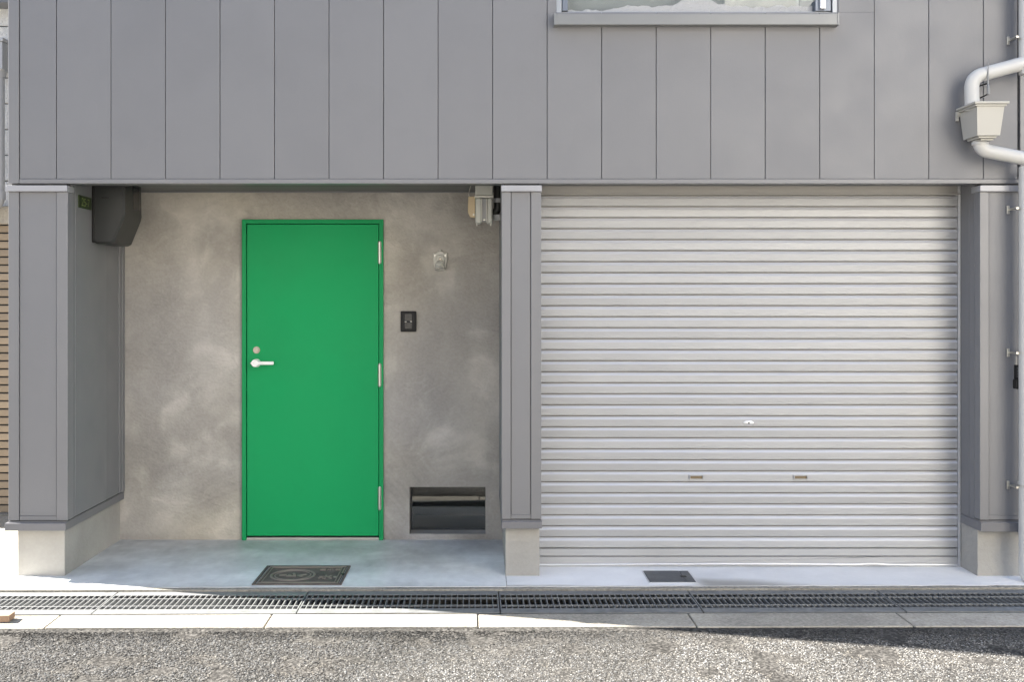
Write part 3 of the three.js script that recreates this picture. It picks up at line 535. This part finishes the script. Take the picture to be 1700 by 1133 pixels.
{ // rain pipes with a hopper head
  const zp = 0.125, xv = X(1703, zp), r = 0.0375;
  const t = thing('downpipe', 'white downpipe with a stepped hopper head on the right of the facade', 'downpipe', [xv, 0, zp]);
  part('pipe', t, [cyl(r, r, [xv, Y(262, zp) - 0.05, zp], [xv, 0.06, zp], 28), pipe([[xv, 0.10, zp], [xv, 0.015, zp], [xv + 0.10, 0.0, zp + 0.02]], r, 0.05, 24), cyl(r * 1.1, r * 1.1, [xv, Y(805, zp), zp], [xv, Y(801, zp), zp], 28)], M.pvc);
  part('upper_pipe', t, [cyl(r, r, [xv, 6.1, zp], [xv, Y(108, zp) - 0.05, zp], 28)], M.pvc);
  const bxx = 2.700, bz = 0.140;
  const ex = X(1611.5, zp), top = Y(168, 0.25);
  part('branch_pipe', t, [pipe([[xv, Y(104, zp), zp], [ex, Y(129, zp), zp + 0.005], [ex + 0.004, top - 0.03, zp + 0.005]], r, 0.06)], M.pvc);
  // hopper: tapered box with stepped rims
  const yR = Y(176, 0.25), yb = Y(224, 0.25), xa = X(1621.5, 0.245), xb = X(1667, 0.245), xa2 = X(1622.5, 0.235), xb2 = X(1660, 0.235), z0 = 0.036;
  const frus = (ax0, ax1, az0, az1, ay, cx0, cx1, cz0, cz1, cy) => { // lower rectangle a, upper rectangle c
    const v = [[ax0, ay, az0], [ax1, ay, az0], [ax1, ay, az1], [ax0, ay, az1], [cx0, cy, cz0], [cx1, cy, cz0], [cx1, cy, cz1], [cx0, cy, cz1]], q = [[3, 2, 6, 7], [2, 1, 5, 6], [1, 0, 4, 5], [0, 3, 7, 4], [4, 7, 6, 5], [0, 1, 2, 3]], pos = [];
    for (const [a, b, c, d] of q) pos.push(...v[a], ...v[b], ...v[c], ...v[a], ...v[c], ...v[d]);
    const g = new THREE.BufferGeometry(); g.setAttribute('position', new THREE.Float32BufferAttribute(pos, 3)); g.computeVertexNormals(); return boxUV(g);
  };
  part('hopper', t, [frus(xa2, xb2, z0 + 0.03, 0.232, yb, xa, xb, z0 + 0.002, 0.245, yR)], M.pvcWarm);
  part('hopper_rim', t, [bx(xa - 0.012, xb + 0.010, yR, yR + 0.010, z0, 0.253, 0.002), bx(xa - 0.020, xb + 0.020, yR + 0.0105, yR + 0.024, z0, 0.262, 0.003)], M.pvcWarm);
  part('hopper_foot', t, [bx(xa2 + 0.012, xb2 - 0.012, yb - 0.012, yb - 0.0005, z0 + 0.05, 0.220, 0.002), bx(xa2 + 0.03, xb2 - 0.02, yb - 0.022, yb - 0.0125, z0 + 0.06, 0.205, 0.002)], M.pvcWarm);
  part('hopper_clip', t, [bx(xa - 0.022, xa + 0.02, yR - 0.02, yR + 0.006, z0 - 0.004, z0 + 0.012, 0.002), bx(xa - 0.022, xa - 0.006, yR - 0.045, yR - 0.021, z0 - 0.004, z0 + 0.010, 0.002)], M.pvcWarm);
  const nx = X(1627, 0.14), ny = yb - 0.022;
  part('outlet_pipe', t, [pipe([[nx, ny, 0.135], [nx, Y(249, 0.13), 0.133], [xv, Y(264, zp), zp]], r * 0.98, 0.05), cyl(r * 1.12, r * 1.12, [nx, ny - 0.014, 0.135], [nx, ny - 0.001, 0.135], 28)], M.pvc);
  for (const y of [65, 347, 585, 806]) part('bracket', t, [bx(xv - 0.062, xv - 0.046, Y(y + 8, 0.06), Y(y - 6, 0.06), ZS + 0.001, ZS + 0.012, 0.002), bx(xv - 0.054, xv - 0.034, Y(y + 2.5, 0.06), Y(y - 1, 0.06), ZS + 0.012, zp, 0.001), cyl(r * 1.05, r * 1.05, [xv, Y(y + 2.5, zp), zp], [xv, Y(y - 1, zp), zp], 28)], M.steel);
}
{ // pointed rod beside the hopper
  const x = X(1640.5, 0.17), z = 0.17, t = thing('pointed_rod', 'thin grey pointed rod on two dark pins beside the hopper head', 'rod', [X(1626, ZS), Y(165, ZS), ZS]);
  part('rod', t, [cyl(0.0065, 0.0085, [x, Y(157, z), z], [x, Y(150, z), z], 14), cyl(0.0085, 0.0045, [x, Y(150, z), z], [x - 0.003, Y(138, z), z], 14), cyl(0.0045, 0.0012, [x - 0.003, Y(138, z), z], [x - 0.001, Y(96, z), z], 12)], M.galv);
  part('pin', t, [cyl(0.004, 0.004, [X(1624, ZS), Y(143, ZS), ZS - 0.005], [x, Y(138, z), z], 10)], M.black);
  part('pin', t, [cyl(0.004, 0.004, [X(1625, ZS), Y(163.5, ZS), ZS - 0.005], [x, Y(156, z), z], 10)], M.black);
}
{ // key safe hanging from the pipe bracket
  const z = 0.09, x0 = X(1683, z), x1 = X(1695, z), t = thing('key_safe', 'black combination key safe hanging beside the downpipe', 'key safe', [x0 + 0.02, Y(646, z), z]);
  part('body', t, [bx(x0, x1, Y(646, z), Y(630, z), z - 0.02, z + 0.022, 0.006), bx(x0 + 0.004, x1, Y(630, z) + 0.0005, Y(606, z), z - 0.016, z + 0.018, 0.005)], M.black);
  for (let k = 0; k < 4; k++) part('dial', t, [bx(x0 + 0.008, x1 - 0.004, Y(627 - k * 4.6, z), Y(624 - k * 4.6, z), z + 0.0165, z + 0.021, 0.001)], std('dial', { color: rgb(0.09, 0.09, 0.092), roughness: 0.4 }));
  part('shackle', t, [tube([[x0 + 0.012, Y(607, z), z], [x0 + 0.012, Y(594, z), z], [x0 + 0.022, Y(588, z), z - 0.01], [x0 + 0.032, Y(594, z), z], [x0 + 0.032, Y(607, z), z]], 0.003, 40, 8)], M.steel);
}

// ───────────────────────── ground, drain, kerb, road ─────────────────────────
const SK = 0.0098, YG = -0.012;                               // the street runs very slightly askew of the house
const zs = (x, z0) => z0 - SK * x;
{
  const seam = 0.132;
  const edge = (x0, x1, n, z, amp) => Array.from({ length: n + 1 }, (_, i) => { const x = x0 + (x1 - x0) * i / n; return [x, zs(x, z) + amp * (fbm(x * 0.31 + 7.7, 0.37, 40, 40, 3, 301) - 0.5) + R(-0.002, 0.002)]; });
  const e1 = edge(-2.545, seam - 0.0015, 60, 0.222, 0.010);
  struct('porch_floor', [flatPoly([[-2.545, ZB - 0.1], [seam - 0.0015, ZB - 0.1], ...e1.slice().reverse()], 0, 0.09, 0)], M.porch);
  const e2 = edge(seam + 0.0015, 3.4, 70, 0.222, 0.022);
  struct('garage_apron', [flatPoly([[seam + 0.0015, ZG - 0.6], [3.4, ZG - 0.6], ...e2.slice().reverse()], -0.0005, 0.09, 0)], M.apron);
  struct('concrete_strip', [bx(-6, 6, -0.12, -0.0022, 0.10, 0.262, 0.003)].map((g) => { g.rotateY(SK); return g; }), M.strip);
  struct('side_yard', [bx(-9, -2.549, -0.12, -0.008, -1.72, 0.20, 0.003)], M.kerb);
  struct('drain_channel', [bx(-6, 6, -0.34, -0.30, 0.20, 0.72, 0), bx(-6, 6, -0.30, YG - 0.036, 0.20, 0.268, 0), bx(-6, 6, -0.30, YG - 0.036, 0.654, 0.672, 0)].map((g) => { g.rotateY(SK); return g; }), M.channel);

  // steel gratings, one metre each
  const pitch = 0.9975, z0 = 0.264, z1 = 0.658, ztop = YG;
  const where = ['sunlit drain grate at the left end of the row, before the left pier', 'half-shaded drain grate before the door, second from the left', 'shaded drain grate under the right of the door, third from the left', 'shaded drain grate starting before the middle pier, third from the right', 'shaded drain grate before the garage, second from the right', 'shaded drain grate before the right pier, at the right end of the row'];
  const bar = bx(-0.0024, 0.0024, -0.032, -0.0005, 0.322, 0.590, 0);
  const steel = [M.galv, M.galv, M.galvDull, M.galvDull, M.galvDull, M.galvDull];  // the right-hand gratings take the darker, duller steel
  for (let k = 0; k < 6; k++) {
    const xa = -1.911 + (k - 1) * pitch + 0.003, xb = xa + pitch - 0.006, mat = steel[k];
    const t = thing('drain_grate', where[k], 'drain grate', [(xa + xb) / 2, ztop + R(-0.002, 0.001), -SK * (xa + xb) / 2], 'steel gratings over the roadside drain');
    t.rotation.y = SK;
    const L = (xb - xa) / 2, add = (name, g) => { const m = shade(new THREE.Mesh(g, mat)); m.name = name; t.add(m); return m; };
    add('frame', merge([bx(-L, L, -0.006, 0, z0, 0.330, 0.0015), bx(-L, L, -0.034, -0.0065, z0, z0 + 0.005, 0), bx(-L, L, -0.006, 0, 0.582, z1, 0.0015), bx(-L, L, -0.034, -0.0065, z1 - 0.006, z1, 0)]));
    add('end_bar', bx(-L, -L + 0.006, -0.034, 0.0003, 0.331, 0.581, 0.001)); add('end_bar', bx(L - 0.006, L, -0.034, 0.0003, 0.331, 0.581, 0.001));
    const n = 33;
    for (let i = 1; i < n; i++) { const m = add('bar', bar); m.position.x = -L + 2 * L * i / n; }
    for (const z of [0.396, 0.528]) add('cross_rod', bx(-L + 0.006, L - 0.006, -0.009, 0.0008, z - 0.004, z + 0.004, 0.001));
  }
  // kerb stones
  const kx = [-3.07, -2.05, -1.026, -0.026, 1.0, 2.02, 3.04];
  const kl = ['sunlit kerb stone at the left end, carrying the small wooden block', 'sunlit kerb stone below the left pier, second from the left', 'sunlit kerb stone below the green door, third from the left', 'partly shaded kerb stone before the middle pier', 'shaded kerb stone before the garage, second from the right', 'shaded kerb stone at the right end of the row'];
  for (let k = 0; k < 6; k++) {
    const a = kx[k] + 0.003, b = kx[k + 1] - 0.003, c = (a + b) / 2, t = shade(new THREE.Mesh(bx(a - c, b - c, -0.2, 0, 0.676 + R(-0.002, 0.002), 0.886 + R(-0.005, 0.004), 0.006), M.kerb));
    t.geometry = t.geometry.clone(); const uv = t.geometry.attributes.uv; for (let i = 0; i < uv.count; i++) uv.setXY(i, uv.getX(i) + k * 0.83, uv.getY(i) + k * 0.21);
    t.name = numbered('kerb_stone'); t.position.set(c, YG + R(-0.003, 0.002), -SK * c); t.rotation.y = SK; t.userData = { label: kl[k], category: 'kerb stone', group: 'kerb stones along the drain' }; scene.add(t);
  }
  // road
  const road = struct('road', [flatPoly([[-30, zs(-30, 0.87)], [30, zs(30, 0.87)], [30, 5.3], [-30, 5.3]], -0.0205, 0.1)], M.asphalt);
  struct('ground', [bx(-200, 200, -0.6, -0.45, -200, 200, 0), bx(-200, 200, -0.45, -0.07, 5.31, 200, 0), bx(-200, -9.01, -0.45, -0.07, -60, 0.9, 0)], M.ground);
  // the coarse stones that stand out of the binder
  const st = new THREE.IcosahedronGeometry(1, 0); { const p = st.attributes.position, q = new Map(); for (let i = 0; i < p.count; i++) { const key = [p.getX(i), p.getY(i), p.getZ(i)].map((v) => v.toFixed(3)).join(); if (!q.has(key)) q.set(key, R(0.72, 1.18)); const f = q.get(key); p.setXYZ(i, p.getX(i) * f, p.getY(i) * f, p.getZ(i) * f); } st.computeVertexNormals(); }
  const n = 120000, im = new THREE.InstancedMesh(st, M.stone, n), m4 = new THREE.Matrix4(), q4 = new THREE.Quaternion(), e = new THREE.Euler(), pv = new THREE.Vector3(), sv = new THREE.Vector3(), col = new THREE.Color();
  for (let i = 0; i < n; i++) {
    const x = R(-3.3, 3.4), z = zs(x, 0.885) + Math.pow(rnd(), 1.15) * 1.05;
    const u = x / 8 + 0.5, v = z / 8, f = fbm(u, v, 24, 24, 4, 401), f2 = fbm(u, v, 60, 60, 3, 411);
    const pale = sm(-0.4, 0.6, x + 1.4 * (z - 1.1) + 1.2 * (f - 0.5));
    const s = (0.0026 + 0.0036 * Math.pow(rnd(), 1.8)) * (1 - 0.2 * pale);
    const sink = sm(0.62, 0.74, f2) * 0.004 + (z < zs(x, 0.93) ? 0.003 : 0);
    pv.set(x, -0.021 - sink + s * (0.22 - 0.1 * pale), z); e.set(R(-0.5, 0.5), R(0, 6.28), R(-0.5, 0.5)); q4.setFromEuler(e); sv.set(s * R(0.9, 1.4), s * R(0.5, 0.75), s);
    m4.compose(pv, q4, sv); im.setMatrixAt(i, m4);
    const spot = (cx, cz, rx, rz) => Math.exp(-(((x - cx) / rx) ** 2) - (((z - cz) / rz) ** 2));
    const dirtAndShade = Math.min(1, sm(0.50, 0.66, f) * (1 - 0.5 * pale) * 0.8 + (spot(0.15, 1.02, 0.45, 0.11) + 0.9 * spot(-2.15, 0.98, 0.4, 0.08) + 0.5 * spot(-1.1, 0.97, 0.35, 0.05) + 0.35 * spot(0.75, 1.1, 0.2, 0.06)) * (0.55 + 0.9 * f2)), warm = sm(0.5, 0.72, f2);  // noise is dirt; the oval spots are blurred cast shadows painted into the stones
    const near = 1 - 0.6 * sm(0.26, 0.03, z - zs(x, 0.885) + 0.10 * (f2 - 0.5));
    let k = (0.052 + 0.145 * Math.pow(rnd(), 1.4)) * (0.80 + 0.55 * pale) * (1 - 0.5 * dirtAndShade) * near; if (rnd() < 0.08) k *= 0.4; if (rnd() < 0.05) k *= 1.5;
    const tint = R(-1, 1);
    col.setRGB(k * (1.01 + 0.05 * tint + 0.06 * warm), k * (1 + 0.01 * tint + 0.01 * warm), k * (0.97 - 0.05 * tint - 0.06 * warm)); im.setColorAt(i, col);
  }
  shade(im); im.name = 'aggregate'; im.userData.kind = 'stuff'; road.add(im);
}
{ // cast-iron water meter cover
  const x0 = -1.226, x1 = -0.748, z0 = -0.205, z1 = 0.198, y = 0.003, cx = (x0 + x1) / 2, cz = (z0 + z1) / 2;
  const t = thing('meter_cover', 'black cast iron water meter cover with a ring emblem in the porch floor', 'cover', [cx, 0, cz]);
  const fr = (a, w, y0, y1) => [bx(x0 + a, x1 - a, y0, y1, z0 + a, z0 + a + w, 0.001), bx(x0 + a, x1 - a, y0, y1, z1 - a - w, z1 - a, 0.001), bx(x0 + a, x0 + a + w, y0, y1, z0 + a + w, z1 - a - w, 0.001), bx(x1 - a - w, x1 - a, y0, y1, z0 + a + w, z1 - a - w, 0.001)];
  part('frame', t, fr(0, 0.014, -0.03, y + 0.004), M.iron);
  part('lid', t, [bx(x0 + 0.019, x1 - 0.019, -0.02, y, z0 + 0.019, z1 - 0.019, 0.001)], M.iron);
  part('border', t, [...fr(0.022, 0.008, y + 0.0002, y + 0.0045), ...fr(0.040, 0.006, y + 0.0002, y + 0.004)], M.ironHi);
  const rx = x0 + 0.185, rz = cz + 0.005, ring = (r, w) => { const g = new THREE.TorusGeometry(r, w, 8, 48); g.rotateX(Math.PI / 2); g.scale(1, 0.6, 1); g.translate(rx, y + 0.001, rz); return g.toNonIndexed(); };
  part('ring', t, [ring(0.118, 0.007), ring(0.097, 0.004)], M.ironHi);
  const stroke = (ox, oz, s, list, w = 0.1) => list.map(([ax, az, bx_, bz]) => { const L = Math.hypot(bx_ - ax, bz - az) * s, g = new THREE.BoxGeometry(L + w * s * 0.6, 0.004, w * s).toNonIndexed(); g.rotateY(-Math.atan2(bz - az, bx_ - ax)); g.translate(ox + (ax + bx_) / 2 * s, y + 0.002, oz + (az + bz) / 2 * s); return boxUV(g); });
  part('emblem', t, [...stroke(rx - 0.07, rz - 0.02, 0.14, [[0, 0.18, 0.22, 0.12], [0.3, 0.3, 0.62, 0.3], [0.36, 0.14, 0.46, 0.3], [0.5, -0.1, 0.56, 0.12], [0.72, 0.22, 0.98, 0.05], [0.8, 0.28, 0.86, 0.34]], 0.09)], M.ironHi);
  const mizu = [[0.5, 0, 0.5, 0.95], [0.5, 0.95, 0.38, 0.88], [0.05, 0.32, 0.38, 0.32], [0.38, 0.32, 0.05, 0.85], [0.88, 0.15, 0.6, 0.42], [0.58, 0.36, 0.98, 0.88]];
  const ryo = [[0.2, 0.05, 0.8, 0.05], [0.2, 0.25, 0.8, 0.25], [0.2, 0.05, 0.2, 0.25], [0.8, 0.05, 0.8, 0.25], [0, 0.38, 1, 0.38], [0.2, 0.52, 0.8, 0.52], [0.5, 0.38, 0.5, 0.95], [0.1, 0.75, 0.9, 0.75], [0, 0.95, 1, 0.95]];
  const ki = [[0.1, 0.05, 0.4, 0.05], [0.1, 0.3, 0.4, 0.3], [0.1, 0.05, 0.1, 0.3], [0.4, 0.05, 0.4, 0.3], [0.6, 0.05, 0.9, 0.05], [0.6, 0.3, 0.9, 0.3], [0.6, 0.05, 0.6, 0.3], [0.9, 0.05, 0.9, 0.3], [0, 0.5, 1, 0.5], [0.5, 0.35, 0.1, 0.7], [0.5, 0.5, 0.9, 0.7], [0.12, 0.72, 0.42, 0.72], [0.12, 0.97, 0.42, 0.97], [0.6, 0.72, 0.9, 0.72], [0.6, 0.97, 0.9, 0.97]];
  part('lettering', t, [...stroke(x0 + 0.318, z0 + 0.070, 0.030, ryo, 0.12), ...stroke(x0 + 0.360, z0 + 0.070, 0.030, mizu, 0.12), ...stroke(x0 + 0.402, z0 + 0.070, 0.030, ki, 0.10), ...stroke(x0 + 0.335, z0 + 0.215, 0.070, mizu, 0.13)], M.ironHi);
  const knob = cyl(0.013, 0.010, [x0 + 0.425, y, z0 + 0.245], [x0 + 0.425, y + 0.004, z0 + 0.245], 20); part('boss', t, [knob], M.ironHi);
  part('finger_hole', t, [bx(x1 - 0.030, x1 - 0.014, y + 0.0004, y + 0.0052, cz - 0.02, cz + 0.005, 0.001)], M.black);
}
{ // small steel lid in the garage apron
  const t = thing('inspection_lid', 'small square grey steel lid in the pale garage apron', 'lid', [1.03, 0, 0.03]);
  const x0 = 0.897, x1 = 1.160, z0 = -0.105, z1 = 0.150, y = 0.0015;
  part('frame', t, [bx(x0, x1, -0.02, y + 0.001, z0, z0 + 0.006, 0), bx(x0, x1, -0.02, y + 0.001, z1 - 0.006, z1, 0), bx(x0, x0 + 0.006, -0.02, y + 0.001, z0 + 0.006, z1 - 0.006, 0), bx(x1 - 0.006, x1, -0.02, y + 0.001, z0 + 0.006, z1 - 0.006, 0)], M.alu);
  part('plate', t, [bx(x0 + 0.008, x1 - 0.058, -0.02, y + 0.0025, z0 + 0.008, z1 - 0.008, 0.001)], M.lid);
  part('hinge_plate', t, [bx(x1 - 0.056, x1 - 0.008, -0.02, y + 0.002, z0 + 0.008, z1 - 0.008, 0.001)], M.lid);
  part('notch', t, [bx(x1 - 0.072, x1 - 0.040, y + 0.0028, y + 0.005, 0.015, 0.045, 0.001)], M.black);
}
{ // scrap of wood on the kerb
  const t = thing('wood_block', 'small reddish sawn wood block lying on the left kerb', 'wood block', [X(0, 0.78), YG, 0.80]);
  const g = bx(-0.20, 0.062, 0.0015, 0.032, -0.05, 0.022, 0.002); g.rotateY(0.05); const m = shade(new THREE.Mesh(g, M.wood)); m.name = 'block'; t.add(m);
}

// ───────────────────────── the neighbour on the left ─────────────────────────
{
  const Z = -1.72, s = S(Z), xr = -2.72, xl = -5.3, t = thing('neighbour_building', 'white block building with a brown slatted shutter beyond the left pier', 'building', [-5, 0, -3]);
  const x = (px) => (px - 800) / s, y = (py) => CAM_Y - (py - 505) / s;
  const yTop = y(372), yLin = y(343);
  part('lintel', t, [bx(xl, xr, yTop, yLin, Z - 0.2, Z + 0.02, 0.004)], M.lintelStone);
  part('threshold', t, [bx(xl, xr, -0.06, y(853), Z - 0.2, Z + 0.03, 0.004)], M.strip);
  // rough blocks in courses
  const bh = 42.8 / s, bl = 0.38; let c = 0;
  for (let yy = yLin + 0.002; yy < 4.6; yy += bh, c++) for (let xx = xr - (c % 2) * bl / 2; xx > -4.6; xx -= bl) {
    const b = Math.min(xr, xx), a = Math.max(-4.6, xx - bl + 0.006); if (b - a < 0.03) continue;
    part('block', t, [bx(a, b - 0.0, yy, yy + bh - 0.007, Z - 0.15, Z + R(-0.004, 0.006), 0.006)], M.blockWall);
  }
  part('wall', t, [bx(xl, xr, yLin + 0.001, 4.7, Z - 0.3, Z - 0.012, 0), bx(xl, xr, 0, yLin, Z - 0.3, Z - 0.12, 0), bx(xl, xl + 0.2, 0, 4.7, -8, Z - 0.3, 0), bx(xl, xr, 4.702, 4.85, -8, Z + 0.1, 0)], M.joint);
  const sh = sub('brown_shutter', t); sh.userData.label = 'brown slatted roller shutter';
  const n = 36, ph = (yTop - y(853)) / n;
  const sg = bx(xl + 0.2, xr, 0.001, ph - 0.010, -0.02, 0.004, 0.003);
  for (let k = 0; k < n; k++) { const m = shade(new THREE.Mesh(sg, M.brown[(k * 5 + (k >> 2)) % 3])); m.name = 'slat'; m.position.set(5, y(853) + k * ph, Z - 0.045 + 3); sh.add(m); }
  part('backing', sh, [bx(xl + 0.2, xr, y(853), yTop, Z - 0.11, Z - 0.066, 0)], M.joint);
  // eave far above
  part('awning', t, [bx(xl, xr, y(15), y(15) + 0.05, Z - 0.1, Z + 0.16, 0.004), bx(xl, xr, y(15) + 0.051, y(0) + 0.14, Z - 0.1, Z + 0.08, 0.004)], M.flash);

  const d = thing('downpipe', 'grey plastic downpipe on the white blocks beyond the left pier', 'downpipe', [x(2), y(348), Z + 0.1]);
  const zc = Z + 0.10, q = (px) => (px - 800) / S(zc), v = (py) => CAM_Y - (py - 505) / S(zc);
  part('pipe', d, [pipe([[q(1), v(110), zc], [q(1), v(341), zc], [q(1) - 0.3, v(346), zc]], 0.030, 0.05)], M.greyPaint);
  part('hopper', d, [bx(q(-12), q(11), v(118), v(72), zc - 0.06, zc + 0.06, 0.006), bx(q(-14), q(13), v(72) + 0.0005, v(66), zc - 0.07, zc + 0.07, 0.004), cyl(0.045, 0.036, [q(1), v(118), zc], [q(1), v(128), zc], 20)], M.greyPaint);
  part('socket', d, [cyl(0.037, 0.037, [q(1), v(318), zc], [q(1), v(332), zc], 20)], M.greyPaint);
}

// ───────────────────────── across the street ─────────────────────────
{ // an unseen corner house, turned with its added metal reflector to throw sunlight on the facade
  const t = thing('corner_house', 'cream corner house with an added metal reflector across the street', 'house', [5.5, 0, 7.6]);
  part('wall', t, [bx(-2.6, 4.2, -0.07, 7.4, -7, 0, 0.01).translate(5.5, 0, 7.6)], M.render);
  part('roof', t, [bx(-2.9, 4.5, 7.401, 7.55, -7.3, 0.12, 0.02).translate(5.5, 0, 7.6)], M.roofTile);
  const w = sub('added_reflector', t);
  const n = 20, y0 = 4.0, h = 2.6 / n;
  for (let k = 0; k < n; k++) part('slat', w, [bx(-1.7, 1.7, y0 + k * h + 0.002, y0 + (k + 1) * h - 0.002, 0.03, 0.05, 0.004).translate(5.5, 0, 7.6)], M.reflectorSheet);
  part('frame', w, [bx(-1.76, -1.705, y0, y0 + 2.6, 0.001, 0.06, 0.004).translate(5.5, 0, 7.6), bx(1.705, 1.76, y0, y0 + 2.6, 0.001, 0.06, 0.004).translate(5.5, 0, 7.6), bx(-1.76, 1.76, y0 + 2.601, y0 + 2.66, 0.001, 0.06, 0.004).translate(5.5, 0, 7.6)], M.alu);
  t.rotation.y = Math.atan2(-0.80, -0.60);
  const u = thing('opposite_house', 'long cream house facing the green door across the street', 'house', [-3, 0, 9]);
  part('wall', u, [bx(-9, 3.0, -0.07, 5.5, 8.8, 13, 0.01)], M.render);
  part('roof', u, [bx(-9.3, 3.3, 5.501, 5.7, 8.5, 13.3, 0.02)], M.roofTile);
}
renderer.render(scene, camera);
